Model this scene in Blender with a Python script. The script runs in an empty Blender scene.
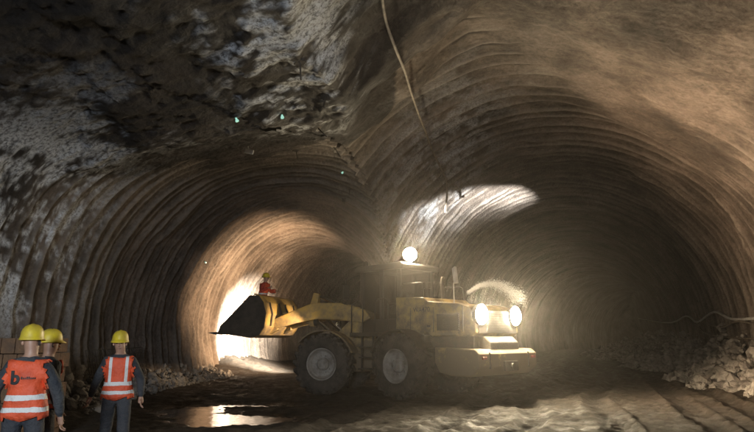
import bpy, bmesh, math, random
import numpy as np
from mathutils import Vector, Matrix
from mathutils.bvhtree import BVHTree
random.seed(4); np.random.seed(4)
S=bpy.context.scene
S.view_settings.view_transform='Standard'; S.view_settings.look='None'; S.view_settings.exposure=0
COL=S.collection
# ---------------------------------------------------------------- noise
def _h(i,j,k,s):
    n=(i*374761393+j*668265263+k*1274126177+s*974711)&0xffffffff
    n=((n^(n>>13))*1274126177)&0xffffffff
    return ((n^(n>>16))&0xffff)/65535.0
def vn(P,sc,seed=0):
    Q=P*sc; I=np.floor(Q).astype(np.int64); F=Q-I; F=F*F*(3-2*F)
    x,y,z=I[...,0],I[...,1],I[...,2]; r=0
    for a in (0,1):
        for b in (0,1):
            for c in (0,1):
                w=(F[...,0] if a else 1-F[...,0])*(F[...,1] if b else 1-F[...,1])*(F[...,2] if c else 1-F[...,2])
                r=r+w*_h(x+a,y+b,z+c,seed)
    return r*2-1
def fbm(P,sc,o=4,seed=0):
    r=0;a=1;t=0
    for i in range(o):
        r=r+a*vn(P,sc*2**i,seed+i*7); t+=a; a*=.5
    return r/t
def sst(x,a,b):
    t=np.clip((x-a)/(b-a),0,1); return t*t*(3-2*t)
# ---------------------------------------------------------------- materials
def newmat(name):
    m=bpy.data.materials.new(name); m.use_nodes=True
    nt=m.node_tree; return m,nt,nt.nodes['Principled BSDF']
def mat(name,c1,c2=None,scale=3,rough=.6,metal=0,bump=0,bscale=20,rough2=None,lo=.35,hi=.65,emit=None,es=0):
    m,nt,b=newmat(name)
    tc=nt.nodes.new('ShaderNodeTexCoord')
    c2=c2 or tuple(v*.7 for v in c1)
    n=nt.nodes.new('ShaderNodeTexNoise'); n.inputs['Scale'].default_value=scale; n.inputs['Detail'].default_value=8; n.inputs['Roughness'].default_value=.65
    nt.links.new(tc.outputs['Object'],n.inputs['Vector'])
    r=nt.nodes.new('ShaderNodeValToRGB'); r.color_ramp.elements[0].position=lo; r.color_ramp.elements[1].position=hi
    r.color_ramp.elements[0].color=(*c1,1); r.color_ramp.elements[1].color=(*c2,1)
    nt.links.new(n.outputs['Fac'],r.inputs['Fac']); nt.links.new(r.outputs['Color'],b.inputs['Base Color'])
    b.inputs['Roughness'].default_value=rough; b.inputs['Metallic'].default_value=metal
    if rough2 is not None:
        mr=nt.nodes.new('ShaderNodeMapRange'); mr.inputs['To Min'].default_value=rough; mr.inputs['To Max'].default_value=rough2
        mr.inputs['From Min'].default_value=lo; mr.inputs['From Max'].default_value=hi
        nt.links.new(n.outputs['Fac'],mr.inputs['Value']); nt.links.new(mr.outputs['Result'],b.inputs['Roughness'])
    if bump:
        n2=nt.nodes.new('ShaderNodeTexNoise'); n2.inputs['Scale'].default_value=bscale; n2.inputs['Detail'].default_value=6
        nt.links.new(tc.outputs['Object'],n2.inputs['Vector'])
        bp=nt.nodes.new('ShaderNodeBump'); bp.inputs['Strength'].default_value=bump; bp.inputs['Distance'].default_value=.05
        nt.links.new(n2.outputs['Fac'],bp.inputs['Height']); nt.links.new(bp.outputs['Normal'],b.inputs['Normal'])
    if emit:
        b.inputs['Emission Color'].default_value=(*emit,1); b.inputs['Emission Strength'].default_value=es
    return m
def dirty(name,paint,mudc,zlo,zhi):
    m,nt,b=newmat(name); N=nt.nodes; L=nt.links
    tc=N.new('ShaderNodeTexCoord'); sx=N.new('ShaderNodeSeparateXYZ'); L.new(tc.outputs['Object'],sx.inputs[0])
    n=N.new('ShaderNodeTexNoise'); n.inputs['Scale'].default_value=2.6; n.inputs['Detail'].default_value=10; n.inputs['Roughness'].default_value=.72; L.new(tc.outputs['Object'],n.inputs['Vector'])
    mr=N.new('ShaderNodeMapRange'); mr.inputs['From Min'].default_value=zhi; mr.inputs['From Max'].default_value=zlo; mr.inputs['To Min'].default_value=-.14; mr.inputs['To Max'].default_value=.22
    L.new(sx.outputs['Z'],mr.inputs['Value'])
    ad=N.new('ShaderNodeMath'); ad.operation='ADD'; L.new(n.outputs['Fac'],ad.inputs[0]); L.new(mr.outputs[0],ad.inputs[1])
    r=N.new('ShaderNodeValToRGB'); e=r.color_ramp.elements; e[0].position=.36; e[0].color=(*paint,1); e[1].position=.62; e[1].color=(*mudc,1)
    k=e.new(.48); k.color=tuple(.5*(p+q_)+.02 for p,q_ in zip(paint,mudc))+(1,)
    L.new(ad.outputs[0],r.inputs[0]); L.new(r.outputs[0],b.inputs['Base Color'])
    m2=N.new('ShaderNodeMapRange'); m2.inputs['From Min'].default_value=.36; m2.inputs['From Max'].default_value=.55; m2.inputs['To Min'].default_value=.42; m2.inputs['To Max'].default_value=.9
    L.new(ad.outputs[0],m2.inputs['Value']); L.new(m2.outputs[0],b.inputs['Roughness'])
    bp=N.new('ShaderNodeBump'); bp.inputs['Strength'].default_value=.25; bp.inputs['Distance'].default_value=.03; L.new(ad.outputs[0],bp.inputs['Height']); L.new(bp.outputs[0],b.inputs['Normal'])
    return m
M_yel=dirty('muddy yellow paint',(.50,.33,.09),(.16,.12,.08),.9,3.0)
M_yelc=dirty('dusty yellow paint',(.48,.34,.11),(.15,.115,.075),.9,3.3)
M_mud=mat('muddy steel',(.032,.028,.024),(.10,.082,.065),4,.55,.3,.3,25,.9)
M_blk=mat('dusty black paint',(.012,.012,.012),(.042,.036,.031),3,.45,0,.1,20,.8)
M_let=mat('faded black lettering',(.05,.045,.035),(.22,.16,.08),14,.7,0,0,20,None,.45,.66)
M_ink=mat('black print',(.02,.02,.02),(.04,.04,.04),14,.7)
M_rub=mat('muddy rubber',(.020,.019,.018),(.09,.076,.063),2.5,.8,0,.7,18)
M_rim=mat('muddy rim',(.38,.36,.33),(.17,.15,.13),3,.7,0,.4,20)
M_steel=mat('worn steel',(.25,.24,.23),(.1,.09,.08),5,.35,.8,.1,20,.7)
M_chr=mat('chrome rod',(.7,.7,.7),(.6,.6,.6),5,.15,1)
M_lamp=mat('lit lamp lens',(1,.95,.8),(1,.95,.8),5,.3,emit=(1,.84,.56),es=900)
M_lampw=mat('warm lit lamp lens',(1,.9,.7),(1,.9,.7),5,.3,emit=(1,.82,.5),es=25)
M_lens=mat('unlit lamp lens',(.5,.5,.48),(.35,.34,.3),6,.25)
M_red=mat('red tail lens',(.25,.02,.01),(.16,.02,.01),5,.4)
M_whitep=mat('white plate',(.75,.75,.73),(.5,.5,.48),3,.5)
M_glass,nt,b=newmat('cab glass'); b.inputs['Base Color'].default_value=(.012,.014,.014,1); b.inputs['Roughness'].default_value=.08; b.inputs['Alpha'].default_value=.35
M_rock=mat('broken rock',(.10,.092,.083),(.36,.335,.305),2.5,.85,0,.6,12)
M_cable=mat('dusty cable',(.28,.24,.19),(.14,.12,.10),4,.75)
M_skin=mat('skin',(.42,.25,.17),(.34,.19,.13),8,.5)
M_trou=mat('dark work trousers',(.03,.035,.045),(.06,.06,.065),6,.85,0,.5,30)
M_jack=mat('dark jacket',(.022,.026,.034),(.055,.058,.062),6,.85,0,.5,30)
M_jred=mat('red jacket',(.5,.05,.025),(.34,.03,.02),6,.85,0,.3,40)
M_boot=mat('rubber boot',(.03,.03,.03),(.12,.1,.07),7,.5)
M_hat=mat('yellow helmet plastic',(.72,.56,.03),(.50,.37,.05),7,.4,0,0,20,.6)
M_eye=mat('eye',(.05,.03,.02),(.04,.03,.02),5,.2)
M_hair=mat('hair',(.02,.015,.01),(.03,.02,.015),30,.8)
M_brick=mat('brown block',(.22,.12,.06),(.13,.08,.05),6,.85,0,.4,20)
M_plank=mat('dusty plank',(.2,.14,.08),(.3,.22,.14),5,.85,0,.3,30)
def vestmat(front):
    m,nt,b=newmat('orange reflective vest'+(' front' if front else ' back'))
    N=nt.nodes; L=nt.links
    tc=N.new('ShaderNodeTexCoord'); sx=N.new('ShaderNodeSeparateXYZ'); L.new(tc.outputs['Object'],sx.inputs[0])
    def rng(sock,a,bb):
        c=N.new('ShaderNodeMath'); c.operation='COMPARE'; c.inputs[1].default_value=(a+bb)/2; c.inputs[2].default_value=(bb-a)/2
        L.new(sock,c.inputs[0]); return c.outputs[0]
    def op(o,a,bb):
        c=N.new('ShaderNodeMath'); c.operation=o
        for i,v in enumerate((a,bb)):
            if isinstance(v,(int,float)): c.inputs[i].default_value=v
            elif v is not None: L.new(v,c.inputs[i])
        return c.outputs[0]
    n=N.new('ShaderNodeTexNoise'); n.inputs['Scale'].default_value=7; n.inputs['Detail'].default_value=4; L.new(tc.outputs['Object'],n.inputs['Vector'])
    z=op('ADD',sx.outputs['Z'],op('MULTIPLY',op('SUBTRACT',n.outputs['Fac'],.5),.04)); s=op('MAXIMUM',rng(z,.985,1.03),rng(z,1.10,1.15))
    if front:
        ax=op('ABSOLUTE',sx.outputs['X'],None)
        s=op('MAXIMUM',s,op('MULTIPLY',rng(ax,.085,.125),rng(z,1.15,1.6)))
    r=N.new('ShaderNodeValToRGB'); r.color_ramp.elements[0].color=(.80,.11,.035,1); r.color_ramp.elements[1].color=(.55,.075,.03,1)
    r.color_ramp.elements[0].position=.3; r.color_ramp.elements[1].position=.7
    L.new(n.outputs['Fac'],r.inputs['Fac'])
    mx=N.new('ShaderNodeMixRGB'); L.new(s,mx.inputs[0]); L.new(r.outputs[0],mx.inputs[1]); mx.inputs[2].default_value=(.72,.72,.70,1)
    L.new(mx.outputs[0],b.inputs['Base Color']); b.inputs['Roughness'].default_value=.65
    bp=N.new('ShaderNodeBump'); bp.inputs['Strength'].default_value=1; bp.inputs['Distance'].default_value=.05; L.new(n.outputs['Fac'],bp.inputs['Height']); L.new(bp.outputs[0],b.inputs['Normal'])
    return m
# ---------------------------------------------------------------- mesh builder
class MB:
    def __init__(s): s.v=[]; s.f=[]
    def add(s,v,f,M=None):
        o=len(s.v); s.v+=[tuple(M@Vector(p)) if M else tuple(p) for p in v]; s.f+=[tuple(i+o for i in q) for q in f]; return s
    def box(s,a,b,M=None):
        x0,y0,z0=a;x1,y1,z1=b
        return s.add([(x0,y0,z0),(x1,y0,z0),(x1,y1,z0),(x0,y1,z0),(x0,y0,z1),(x1,y0,z1),(x1,y1,z1),(x0,y1,z1)],
          [(0,3,2,1),(4,5,6,7),(0,1,5,4),(1,2,6,5),(2,3,7,6),(3,0,4,7)],M)
    def prism(s,poly,y0,y1,M=None):
        n=len(poly); v=[(x,y0,z) for x,z in poly]+[(x,y1,z) for x,z in poly]
        f=[tuple(range(n)),tuple(range(2*n-1,n-1,-1))]+[(i,i+n,(i+1)%n+n,(i+1)%n) for i in range(n)]
        return s.add(v,f,M)
    def tube(s,pts,r,n=8,M=None,r2=None):
        pts=[Vector(p) for p in pts]; v=[];f=[];m=len(pts); ref=None
        for i,p in enumerate(pts):
            d=(pts[min(i+1,m-1)]-pts[max(i-1,0)]).normalized()
            if ref is None: ref=Vector((0,0,1)) if abs(d.z)<.9 else Vector((1,0,0))
            a=ref-d*ref.dot(d)
            if a.length<.05: a=d.orthogonal()
            a.normalize(); ref=a.copy(); bb=d.cross(a).normalized()
            rr=r if r2 is None else r+(r2-r)*i/(m-1)
            for k in range(n):
                t=2*math.pi*k/n; v.append(p+(a*math.cos(t)+bb*math.sin(t))*rr)
        for i in range(m-1):
            for k in range(n): f.append((i*n+k,i*n+(k+1)%n,(i+1)*n+(k+1)%n,(i+1)*n+k))
        f.append(tuple(range(n-1,-1,-1))); f.append(tuple((m-1)*n+k for k in range(n)))
        return s.add(v,f,M)
    def lathe(s,prof,n=48,M=None):
        v=[];f=[];m=len(prof)
        for k in range(n):
            t=2*math.pi*k/n
            for y,r in prof: v.append((r*math.cos(t),y,r*math.sin(t)))
        for k in range(n):
            for i in range(m-1): f.append((k*m+i,k*m+i+1,((k+1)%n)*m+i+1,((k+1)%n)*m+i))
        return s.add(v,f,M)
    def build(s,name,mt,parent=None,M=None,bevel=0,smooth=False,loc=None):
        me=bpy.data.meshes.new(name); me.from_pydata(s.v,[],s.f)
        if M: me.transform(M)
        me.update()
        bm=bmesh.new(); bm.from_mesh(me); bmesh.ops.recalc_face_normals(bm,faces=bm.faces); bm.to_mesh(me); bm.free()
        me.materials.append(mt)
        o=bpy.data.objects.new(name,me); COL.objects.link(o)
        if parent: o.parent=parent
        if loc: o.location=loc
        if smooth:
            for p in me.polygons: p.use_smooth=True
        if bevel:
            bv=o.modifiers.new('bevel','BEVEL'); bv.width=bevel; bv.segments=2; bv.limit_method='ANGLE'; bv.angle_limit=math.radians(35)
        return o
def tag(o,label,cat,group=None):
    o['label']=label; o['category']=cat
    if group: o['group']=group
def npmesh(name,V,Fq,mt,attrs=None,smooth=True):
    me=bpy.data.meshes.new(name)
    me.vertices.add(len(V)); me.vertices.foreach_set('co',V.astype(np.float32).ravel())
    me.loops.add(Fq.size); me.loops.foreach_set('vertex_index',Fq.astype(np.int32).ravel())
    me.polygons.add(len(Fq)); me.polygons.foreach_set('loop_start',np.arange(0,Fq.size,4,dtype=np.int32))
    me.polygons.foreach_set('use_smooth',np.full(len(Fq),smooth))
    me.update(calc_edges=True); me.validate()
    for k,a in (attrs or {}).items():
        at=me.attributes.new(k,'FLOAT','POINT'); at.data.foreach_set('value',a.astype(np.float32))
    me.materials.append(mt)
    o=bpy.data.objects.new(name,me); COL.objects.link(o); return o
# ---------------------------------------------------------------- camera
PITCH=math.radians(11.8); CH=1.7
cam=bpy.data.cameras.new('camera'); co=bpy.data.objects.new('camera',cam); COL.objects.link(co); S.camera=co
cam.lens=28; cam.sensor_width=36; cam.clip_end=400
co.location=(0,0,CH); co.rotation_euler=(math.radians(90)+PITCH,0,0)
def ray(px,py):
    f=Vector((0,math.cos(PITCH),math.sin(PITCH))); u=Vector((0,-math.sin(PITCH),math.cos(PITCH)))
    return (f*586.4+Vector((1,0,0))*(px-377)+u*(216-py)).normalized()
# ---------------------------------------------------------------- tunnels
def unit(x,y): l=math.hypot(x,y); return np.array([x/l,y/l])
A=dict(P=np.array([-2.8,19.0]),d=unit(-.09,1),s=(-20,31),hw=lambda s:5.5-1.1*sst(s,0,10),h=lambda s:7.8-.3*sst(s,2,10),bend=.016,b0=8)
B=dict(P=np.array([6.5,22.0]),d=unit(.36,1),s=(-36,80),hw=lambda s:7.7+0*s,h=lambda s:10.1+0*s,bend=.002,b0=25)
def loc(T,X,Y):
    dx=X-T['P'][0]; dy=Y-T['P'][1]; d=T['d']
    return dx*d[0]+dy*d[1], dx*d[1]-dy*d[0]
def q(T,V):
    s,t=loc(T,V[...,0],V[...,1]); t=t-T['bend']*np.maximum(0,s-T['b0'])**2
    k=(t/T['hw'](s))**2+((V[...,2]-2)/(T['h'](s)-2))**2
    return np.where((s>T['s'][0])&(s<T['s'][1]),k,9)
def build_tunnel(T,other,nt,srange,name,mt,ribstart,sp):
    ss=srange; th=np.linspace(-.32,math.pi+.32,nt)
    Sg,Tg=np.meshgrid(ss,th,indexing='ij')
    hw=T['hw'](Sg); hh=T['h'](Sg)-2
    bend=T['bend']*np.maximum(0,Sg-T['b0'])**2
    t=hw*np.cos(Tg); z=2+hh*np.sin(Tg)
    d=T['d']
    X=T['P'][0]+Sg*d[0]+(t+bend)*d[1]; Y=T['P'][1]+Sg*d[1]-(t+bend)*d[0]
    V=np.stack([X,Y,z],-1); Q=q(other,V)
    nx=np.cos(Tg)/hw; nz=np.sin(Tg)/hh; ln=np.sqrt(nx*nx+nz*nz); nx/=ln; nz/=ln
    jit=vn(np.stack([Sg*0,Tg*0,Sg],-1),.35,5)*.12+vn(V,.35,9)*.06+vn(V,1.6,10)*.022
    ph=(Sg+jit)/sp; fr=ph-np.floor(ph)
    idx=np.floor(ph).astype(np.int64); amp=.65+.7*_h(idx,idx*0+3,idx*0,2)
    saw=np.clip(fr/.88,0,1)*np.where(fr>.88,(1-fr)/.12,1)
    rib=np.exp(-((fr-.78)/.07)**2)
    rm=sst(Sg+.6*vn(V,.4,3),ribstart[0],ribstart[1])
    big=fbm(V,.28,3,11); mid=fbm(V,1.3,4,17); fine=fbm(V,6,2,23)
    lum=np.maximum(0,fbm(V,2.6,3,31))
    patchy=.45+.55*sst(fbm(V,.33,3,91),-.35,.15)
    dd=rm*(patchy*(.13*amp*saw+.10*rib*amp)+.08*big+.045*mid+.025*fine)+(1-rm)*(.28*big+.11*mid+.05*fine+.08*lum)
    t2=t-nx*dd+bend; z2=z-nz*dd
    X=T['P'][0]+Sg*d[0]+t2*d[1]; Y=T['P'][1]+Sg*d[1]-t2*d[0]
    V=np.stack([X,Y,z2],-1)
    xr=-.9+.5*vn(V*np.array([0,1,0]),.45,40)+.3*vn(V*np.array([1,1,0]),.9,43)
    side=np.clip((X-xr)/3.6,0,1)
    base=6.25+np.maximum(0,Y-12)*.27+np.maximum(0,Y-19)*.5-.03*(X+.7)**2
    cap=base+.34*big+.14*mid+.06*fine+.09*lum+side*3.4
    k_=.35; cz=-k_*np.log(np.exp(-np.clip(z2/k_,-50,60))+np.exp(-np.clip(cap/k_,-50,60)))
    cz=np.where(z2<cap-1.6,z2,cz); capped=sst(z2-cap,0,.3)
    V[...,2]=cz
    n1=fbm(V,.9,5,51); n2=fbm(V,3.2,4,57); n3=fbm(V,9,3,58)
    r1=np.exp(-((X+1.6)/.9)**2)*sst(Y,5.5,7.5)*(1-sst(Y,12,16))*(cz>4.5)
    r2=(X<-4)*np.exp(-((Y-11.4)/3.0)**2)*np.exp(-((cz-3.8)/1.7)**2)
    r3=np.exp(-((X-2.5)/2.2)**2)*np.exp(-((Y-24)/6)**2)*(cz>5)
    white=np.maximum.reduce([sst(n1+.5*n2+.5*n3,.08,.30)*np.clip(r1*1.8,0,1),sst(n1+.4*n2+.6*n3,-.16,.16)*np.clip(r2*1.6,0,.9),sst(n1+.4*n2+.4*n3,-.15,.3)*r3*.7])
    ns=len(ss)
    I=np.arange(ns*nt).reshape(ns,nt)
    Fq=np.stack([I[:-1,:-1],I[1:,:-1],I[1:,1:],I[:-1,1:]],-1).reshape(-1,4)
    ok=(Q>.95).ravel(); keep=ok[Fq].any(1); Fq=Fq[keep]
    V=V.reshape(-1,3)
    rmv=rm*(1-capped)
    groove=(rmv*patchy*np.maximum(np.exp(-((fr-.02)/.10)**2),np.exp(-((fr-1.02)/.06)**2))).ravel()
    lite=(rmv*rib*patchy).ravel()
    used=np.unique(Fq); mp=np.zeros(len(V),int); mp[used]=np.arange(len(used))
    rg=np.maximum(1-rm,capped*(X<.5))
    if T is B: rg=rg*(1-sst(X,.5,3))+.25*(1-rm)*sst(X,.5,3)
    return npmesh(name,V[used],mp[Fq],mt,dict(white=white.ravel()[used],groove=groove[used],lite=lite[used],rough=rg.ravel()[used],sx=(Sg+jit).ravel()[used]))
def tunmat():
    m,nt,b=newmat('shotcrete'); N=nt.nodes; L=nt.links
    tc=N.new('ShaderNodeTexCoord')
    def noise(sc,det=8,rg=.6):
        n=N.new('ShaderNodeTexNoise'); n.inputs['Scale'].default_value=sc; n.inputs['Detail'].default_value=det; n.inputs['Roughness'].default_value=rg
        L.new(tc.outputs['Object'],n.inputs['Vector']); return n.outputs['Fac']
    def ramp(f,*els):
        r=N.new('ShaderNodeValToRGB'); e=r.color_ramp.elements
        e[0].position,e[0].color=els[0][0],(*els[0][1],1); e[1].position,e[1].color=els[-1][0],(*els[-1][1],1)
        for p,c in els[1:-1]:
            k=e.new(p); k.color=(*c,1)
        L.new(f,r.inputs['Fac']); return r.outputs['Color']
    def attr(n):
        a=N.new('ShaderNodeAttribute'); a.attribute_name=n; return a.outputs['Fac']
    def mix(f,a,bcol,mode='MIX'):
        x=N.new('ShaderNodeMixRGB'); x.blend_type=mode; L.new(f,x.inputs[0]); L.new(a,x.inputs[1]); x.inputs[2].default_value=(*bcol,1); return x.outputs[0]
    def math_(o,a,bb):
        c=N.new('ShaderNodeMath'); c.operation=o
        for i,v in enumerate((a,bb)):
            if isinstance(v,(int,float)): c.inputs[i].default_value=v
            elif v is not None: L.new(v,c.inputs[i])
        return c.outputs[0]
    c1=ramp(noise(.45,10,.7),(.33,(.06,.052,.046)),(.47,(.13,.108,.092)),(.58,(.22,.182,.155)),(.72,(.31,.268,.23)))
    c2=ramp(noise(7,10,.8),(.3,(.42,.40,.39)),(.7,(1.2,1.2,1.2)))
    mu=N.new('ShaderNodeMixRGB'); mu.blend_type='MULTIPLY'; mu.inputs[0].default_value=1; L.new(c1,mu.inputs[1]); L.new(c2,mu.inputs[2])
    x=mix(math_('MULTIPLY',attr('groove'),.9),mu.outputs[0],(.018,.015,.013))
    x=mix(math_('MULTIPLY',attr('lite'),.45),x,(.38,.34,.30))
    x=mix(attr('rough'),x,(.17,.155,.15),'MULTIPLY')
    sp_=N.new('ShaderNodeMapRange'); sp_.inputs['From Min'].default_value=.42; sp_.inputs['From Max'].default_value=.53; sp_.inputs['To Min'].default_value=.10; L.new(noise(13,10,.85),sp_.inputs['Value'])
    x=mix(math_('MULTIPLY',attr('white'),sp_.outputs[0]),x,(.74,.77,.82))
    L.new(x,b.inputs['Base Color'])
    mr=N.new('ShaderNodeMapRange'); mr.inputs['From Min'].default_value=.35; mr.inputs['From Max'].default_value=.65; mr.inputs['To Min'].default_value=.6; mr.inputs['To Max'].default_value=.95
    L.new(noise(1.1,5),mr.inputs['Value']); L.new(mr.outputs[0],b.inputs['Roughness'])
    b.inputs['Specular IOR Level'].default_value=.3
    vo=N.new('ShaderNodeTexVoronoi'); vo.inputs['Scale'].default_value=9; L.new(tc.outputs['Object'],vo.inputs['Vector'])
    wv=math_('MULTIPLY',math_('SINE',math_('MULTIPLY',attr('sx'),6.283*5.0),None),.10)
    wv=math_('MULTIPLY',wv,math_('SUBTRACT',1.0,attr('rough')))
    hgt=math_('ADD',math_('ADD',noise(16,10,.75),math_('MULTIPLY',vo.outputs['Distance'],.5)),wv)
    bp=N.new('ShaderNodeBump'); bp.inputs['Strength'].default_value=.9; bp.inputs['Distance'].default_value=.08
    L.new(hgt,bp.inputs['Height']); L.new(bp.outputs[0],b.inputs['Normal'])
    return m
M_tun=tunmat()
sA=np.concatenate([np.arange(-15,16,.055),np.arange(16,38.6,.12)])
sB=np.concatenate([np.arange(-34,-19,.3),np.arange(-19,16,.06),np.arange(16,40,.1),np.arange(40,110,.3)])
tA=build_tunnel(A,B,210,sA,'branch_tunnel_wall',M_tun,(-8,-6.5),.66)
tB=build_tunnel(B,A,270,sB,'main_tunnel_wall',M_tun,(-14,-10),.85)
tag(tA,'dark ribbed shotcrete vault of the side bore','tunnel wall')
tag(tB,'large brown ribbed shotcrete tunnel vault','tunnel wall')
def face(T,s,name,label):
    d=T['d']; hw=float(T['hw'](np.array(s)))+.3; hh=float(T['h'](np.array(s)))-2+.3; bn=T['bend']*max(0,s-T['b0'])**2
    us=np.linspace(-1,1,60); zs=np.linspace(-.4,1,60)
    U,Z=np.meshgrid(us,zs,indexing='ij')
    r=np.maximum(1,np.sqrt(U**2+np.maximum(Z,0)**2)); t=U/r*hw+bn; z=2+Z/r*hh; z=np.where(Z<0,2+Z*6.5,z)
    V=np.stack([T['P'][0]+s*d[0]+t*d[1],T['P'][1]+s*d[1]-t*d[0],z],-1)
    V[...,1]-=.6*fbm(V,.5,4,77)
    I=np.arange(3600).reshape(60,60); Fq=np.stack([I[:-1,:-1],I[1:,:-1],I[1:,1:],I[:-1,1:]],-1).reshape(-1,4)
    o=npmesh(name,V.reshape(-1,3),Fq,M_tun); tag(o,label,'rock face')
face(A,38,'excavation_face','rough excavated rock face closing the side bore')
face(B,109,'excavation_face','rough dark rock face closing the main bore')
# ---------------------------------------------------------------- ground
def gz(X,Y):
    P=np.stack([X,Y,X*0],-1)
    s,t=loc(B,X,Y); sa,ta=loc(A,X,Y)
    z=.02*fbm(P,.4,2,61)+.045*fbm(P,2.4,4,62)+.05*fbm(P,6,3,63)
    for tc_,w in ((-3.4,.22),(-1.5,.22),(-.2,.26),(1.6,.24),(3.4,.26),(4.6,.22),(5.4,.22)):
        tt=t-tc_-.6*vn(P*np.array([0,1,0])+tc_,.16,64)
        z=z-.10*np.exp(-(tt/w)**2)*(.75+.35*np.sin(s*17+np.abs(tt)*9))+.06*np.exp(-((np.abs(tt)-.38)/.11)**2)*(.7+.7*vn(P,3.5,68))
    z=z+.03
    z=z+.35*sst(t,5.2,7.4)*(1+.6*fbm(P,1.5,3,66))+.35*sst(-ta,3.8,5.6)*(Y>10)*(1+.6*fbm(P,1.5,3,67))
    z=z+.9*sst(sa,8,13)*sst(-ta,.5,4.5)*(1+.4*fbm(P,.9,4,69))
    for x,y,rx,ry,dp in ((-3.2,13.8,1.9,1.5,.22),(-5.0,15.6,1.1,1.2,.18),(3.6,16.2,1.5,.6,.14),(-1.4,16.4,1.3,.9,.12),(-3.4,16.8,1.2,.8,.14)):
        z=z-dp*np.exp(-((X-x)/rx)**2-((Y-y)/ry)**2)
    return z
xs=np.concatenate([np.arange(-16,-9,.3),np.arange(-9,14,.065),np.arange(14,60,.3)])
ys=np.concatenate([np.arange(-14,9,.5),np.arange(9,26,.065),np.arange(26,45,.2),np.arange(45,130,.7)])
XX,YY=np.meshgrid(xs,ys,indexing='ij'); ZZ=gz(XX,YY)
I=np.arange(XX.size).reshape(XX.shape); Fq=np.stack([I[:-1,:-1],I[1:,:-1],I[1:,1:],I[:-1,1:]],-1).reshape(-1,4)
def groundmat():
    m,nt,b=newmat('wet mud'); N=nt.nodes; L=nt.links
    tc=N.new('ShaderNodeTexCoord')
    def noise(sc,det=8,rg=.6):
        n=N.new('ShaderNodeTexNoise'); n.inputs['Scale'].default_value=sc; n.inputs['Detail'].default_value=det; n.inputs['Roughness'].default_value=rg
        L.new(tc.outputs['Object'],n.inputs['Vector']); return n.outputs['Fac']
    r=N.new('ShaderNodeValToRGB'); e=r.color_ramp.elements; e[0].position=.35; e[0].color=(.016,.013,.010,1); e[1].position=.72; e[1].color=(.075,.057,.042,1)
    L.new(noise(2.6,12,.82),r.inputs[0])
    sz=N.new('ShaderNodeSeparateXYZ'); L.new(tc.outputs['Object'],sz.inputs[0])
    wt=N.new('ShaderNodeMapRange'); wt.inputs['From Min'].default_value=-.12; wt.inputs['From Max'].default_value=.08; L.new(sz.outputs['Z'],wt.inputs['Value'])
    dk=N.new('ShaderNodeMixRGB'); dk.blend_type='MULTIPLY'; dk.inputs[0].default_value=1
    mx=N.new('ShaderNodeMixRGB'); L.new(wt.outputs[0],mx.inputs[0]); mx.inputs[1].default_value=(.35,.33,.32,1); mx.inputs[2].default_value=(1.2,1.2,1.2,1)
    L.new(r.outputs[0],dk.inputs[1]); L.new(mx.outputs[0],dk.inputs[2]); L.new(dk.outputs[0],b.inputs['Base Color'])
    mr=N.new('ShaderNodeMapRange'); mr.inputs['From Min'].default_value=.38; mr.inputs['From Max'].default_value=.56; mr.inputs['To Min'].default_value=.48; mr.inputs['To Max'].default_value=.92
    L.new(noise(1.4,8,.7),mr.inputs['Value'])
    m2=N.new('ShaderNodeMath'); m2.operation='MULTIPLY'; L.new(mr.outputs[0],m2.inputs[0])
    w2=N.new('ShaderNodeMapRange'); w2.inputs['From Min'].default_value=-.11; w2.inputs['From Max'].default_value=-.05; w2.inputs['To Min'].default_value=.35; L.new(sz.outputs['Z'],w2.inputs['Value']); L.new(w2.outputs[0],m2.inputs[1])
    L.new(m2.outputs[0],b.inputs['Roughness']); b.inputs['Specular IOR Level'].default_value=.35
    bp=N.new('ShaderNodeBump'); bp.inputs['Strength'].default_value=1; bp.inputs['Distance'].default_value=.10
    L.new(noise(9,12,.82),bp.inputs['Height']); L.new(bp.outputs[0],b.inputs['Normal'])
    return m
M_gr=groundmat()
g=npmesh('ground',np.stack([XX,YY,ZZ],-1).reshape(-1,3),Fq,M_gr); g['kind']='structure'
M_wat,nt,b=newmat('muddy water'); b.inputs['Base Color'].default_value=(.035,.029,.024,1); b.inputs['Roughness'].default_value=.07
tcw=nt.nodes.new('ShaderNodeTexCoord'); nw=nt.nodes.new('ShaderNodeTexNoise'); nw.inputs['Scale'].default_value=3
nt.links.new(tcw.outputs['Object'],nw.inputs['Vector']); bw=nt.nodes.new('ShaderNodeBump'); bw.inputs['Strength'].default_value=.25; bw.inputs['Distance'].default_value=.05
nt.links.new(nw.outputs['Fac'],bw.inputs['Height']); nt.links.new(bw.outputs[0],b.inputs['Normal'])
w=MB(); w.add([(-9,9,-.10),(12,9,-.10),(12,26,-.10),(-9,26,-.10)],[(0,1,2,3)]); wo=w.build('water',M_wat); wo['kind']='structure'
def gh(x,y): return float(gz(np.array([x]),np.array([y]))[0])
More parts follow.
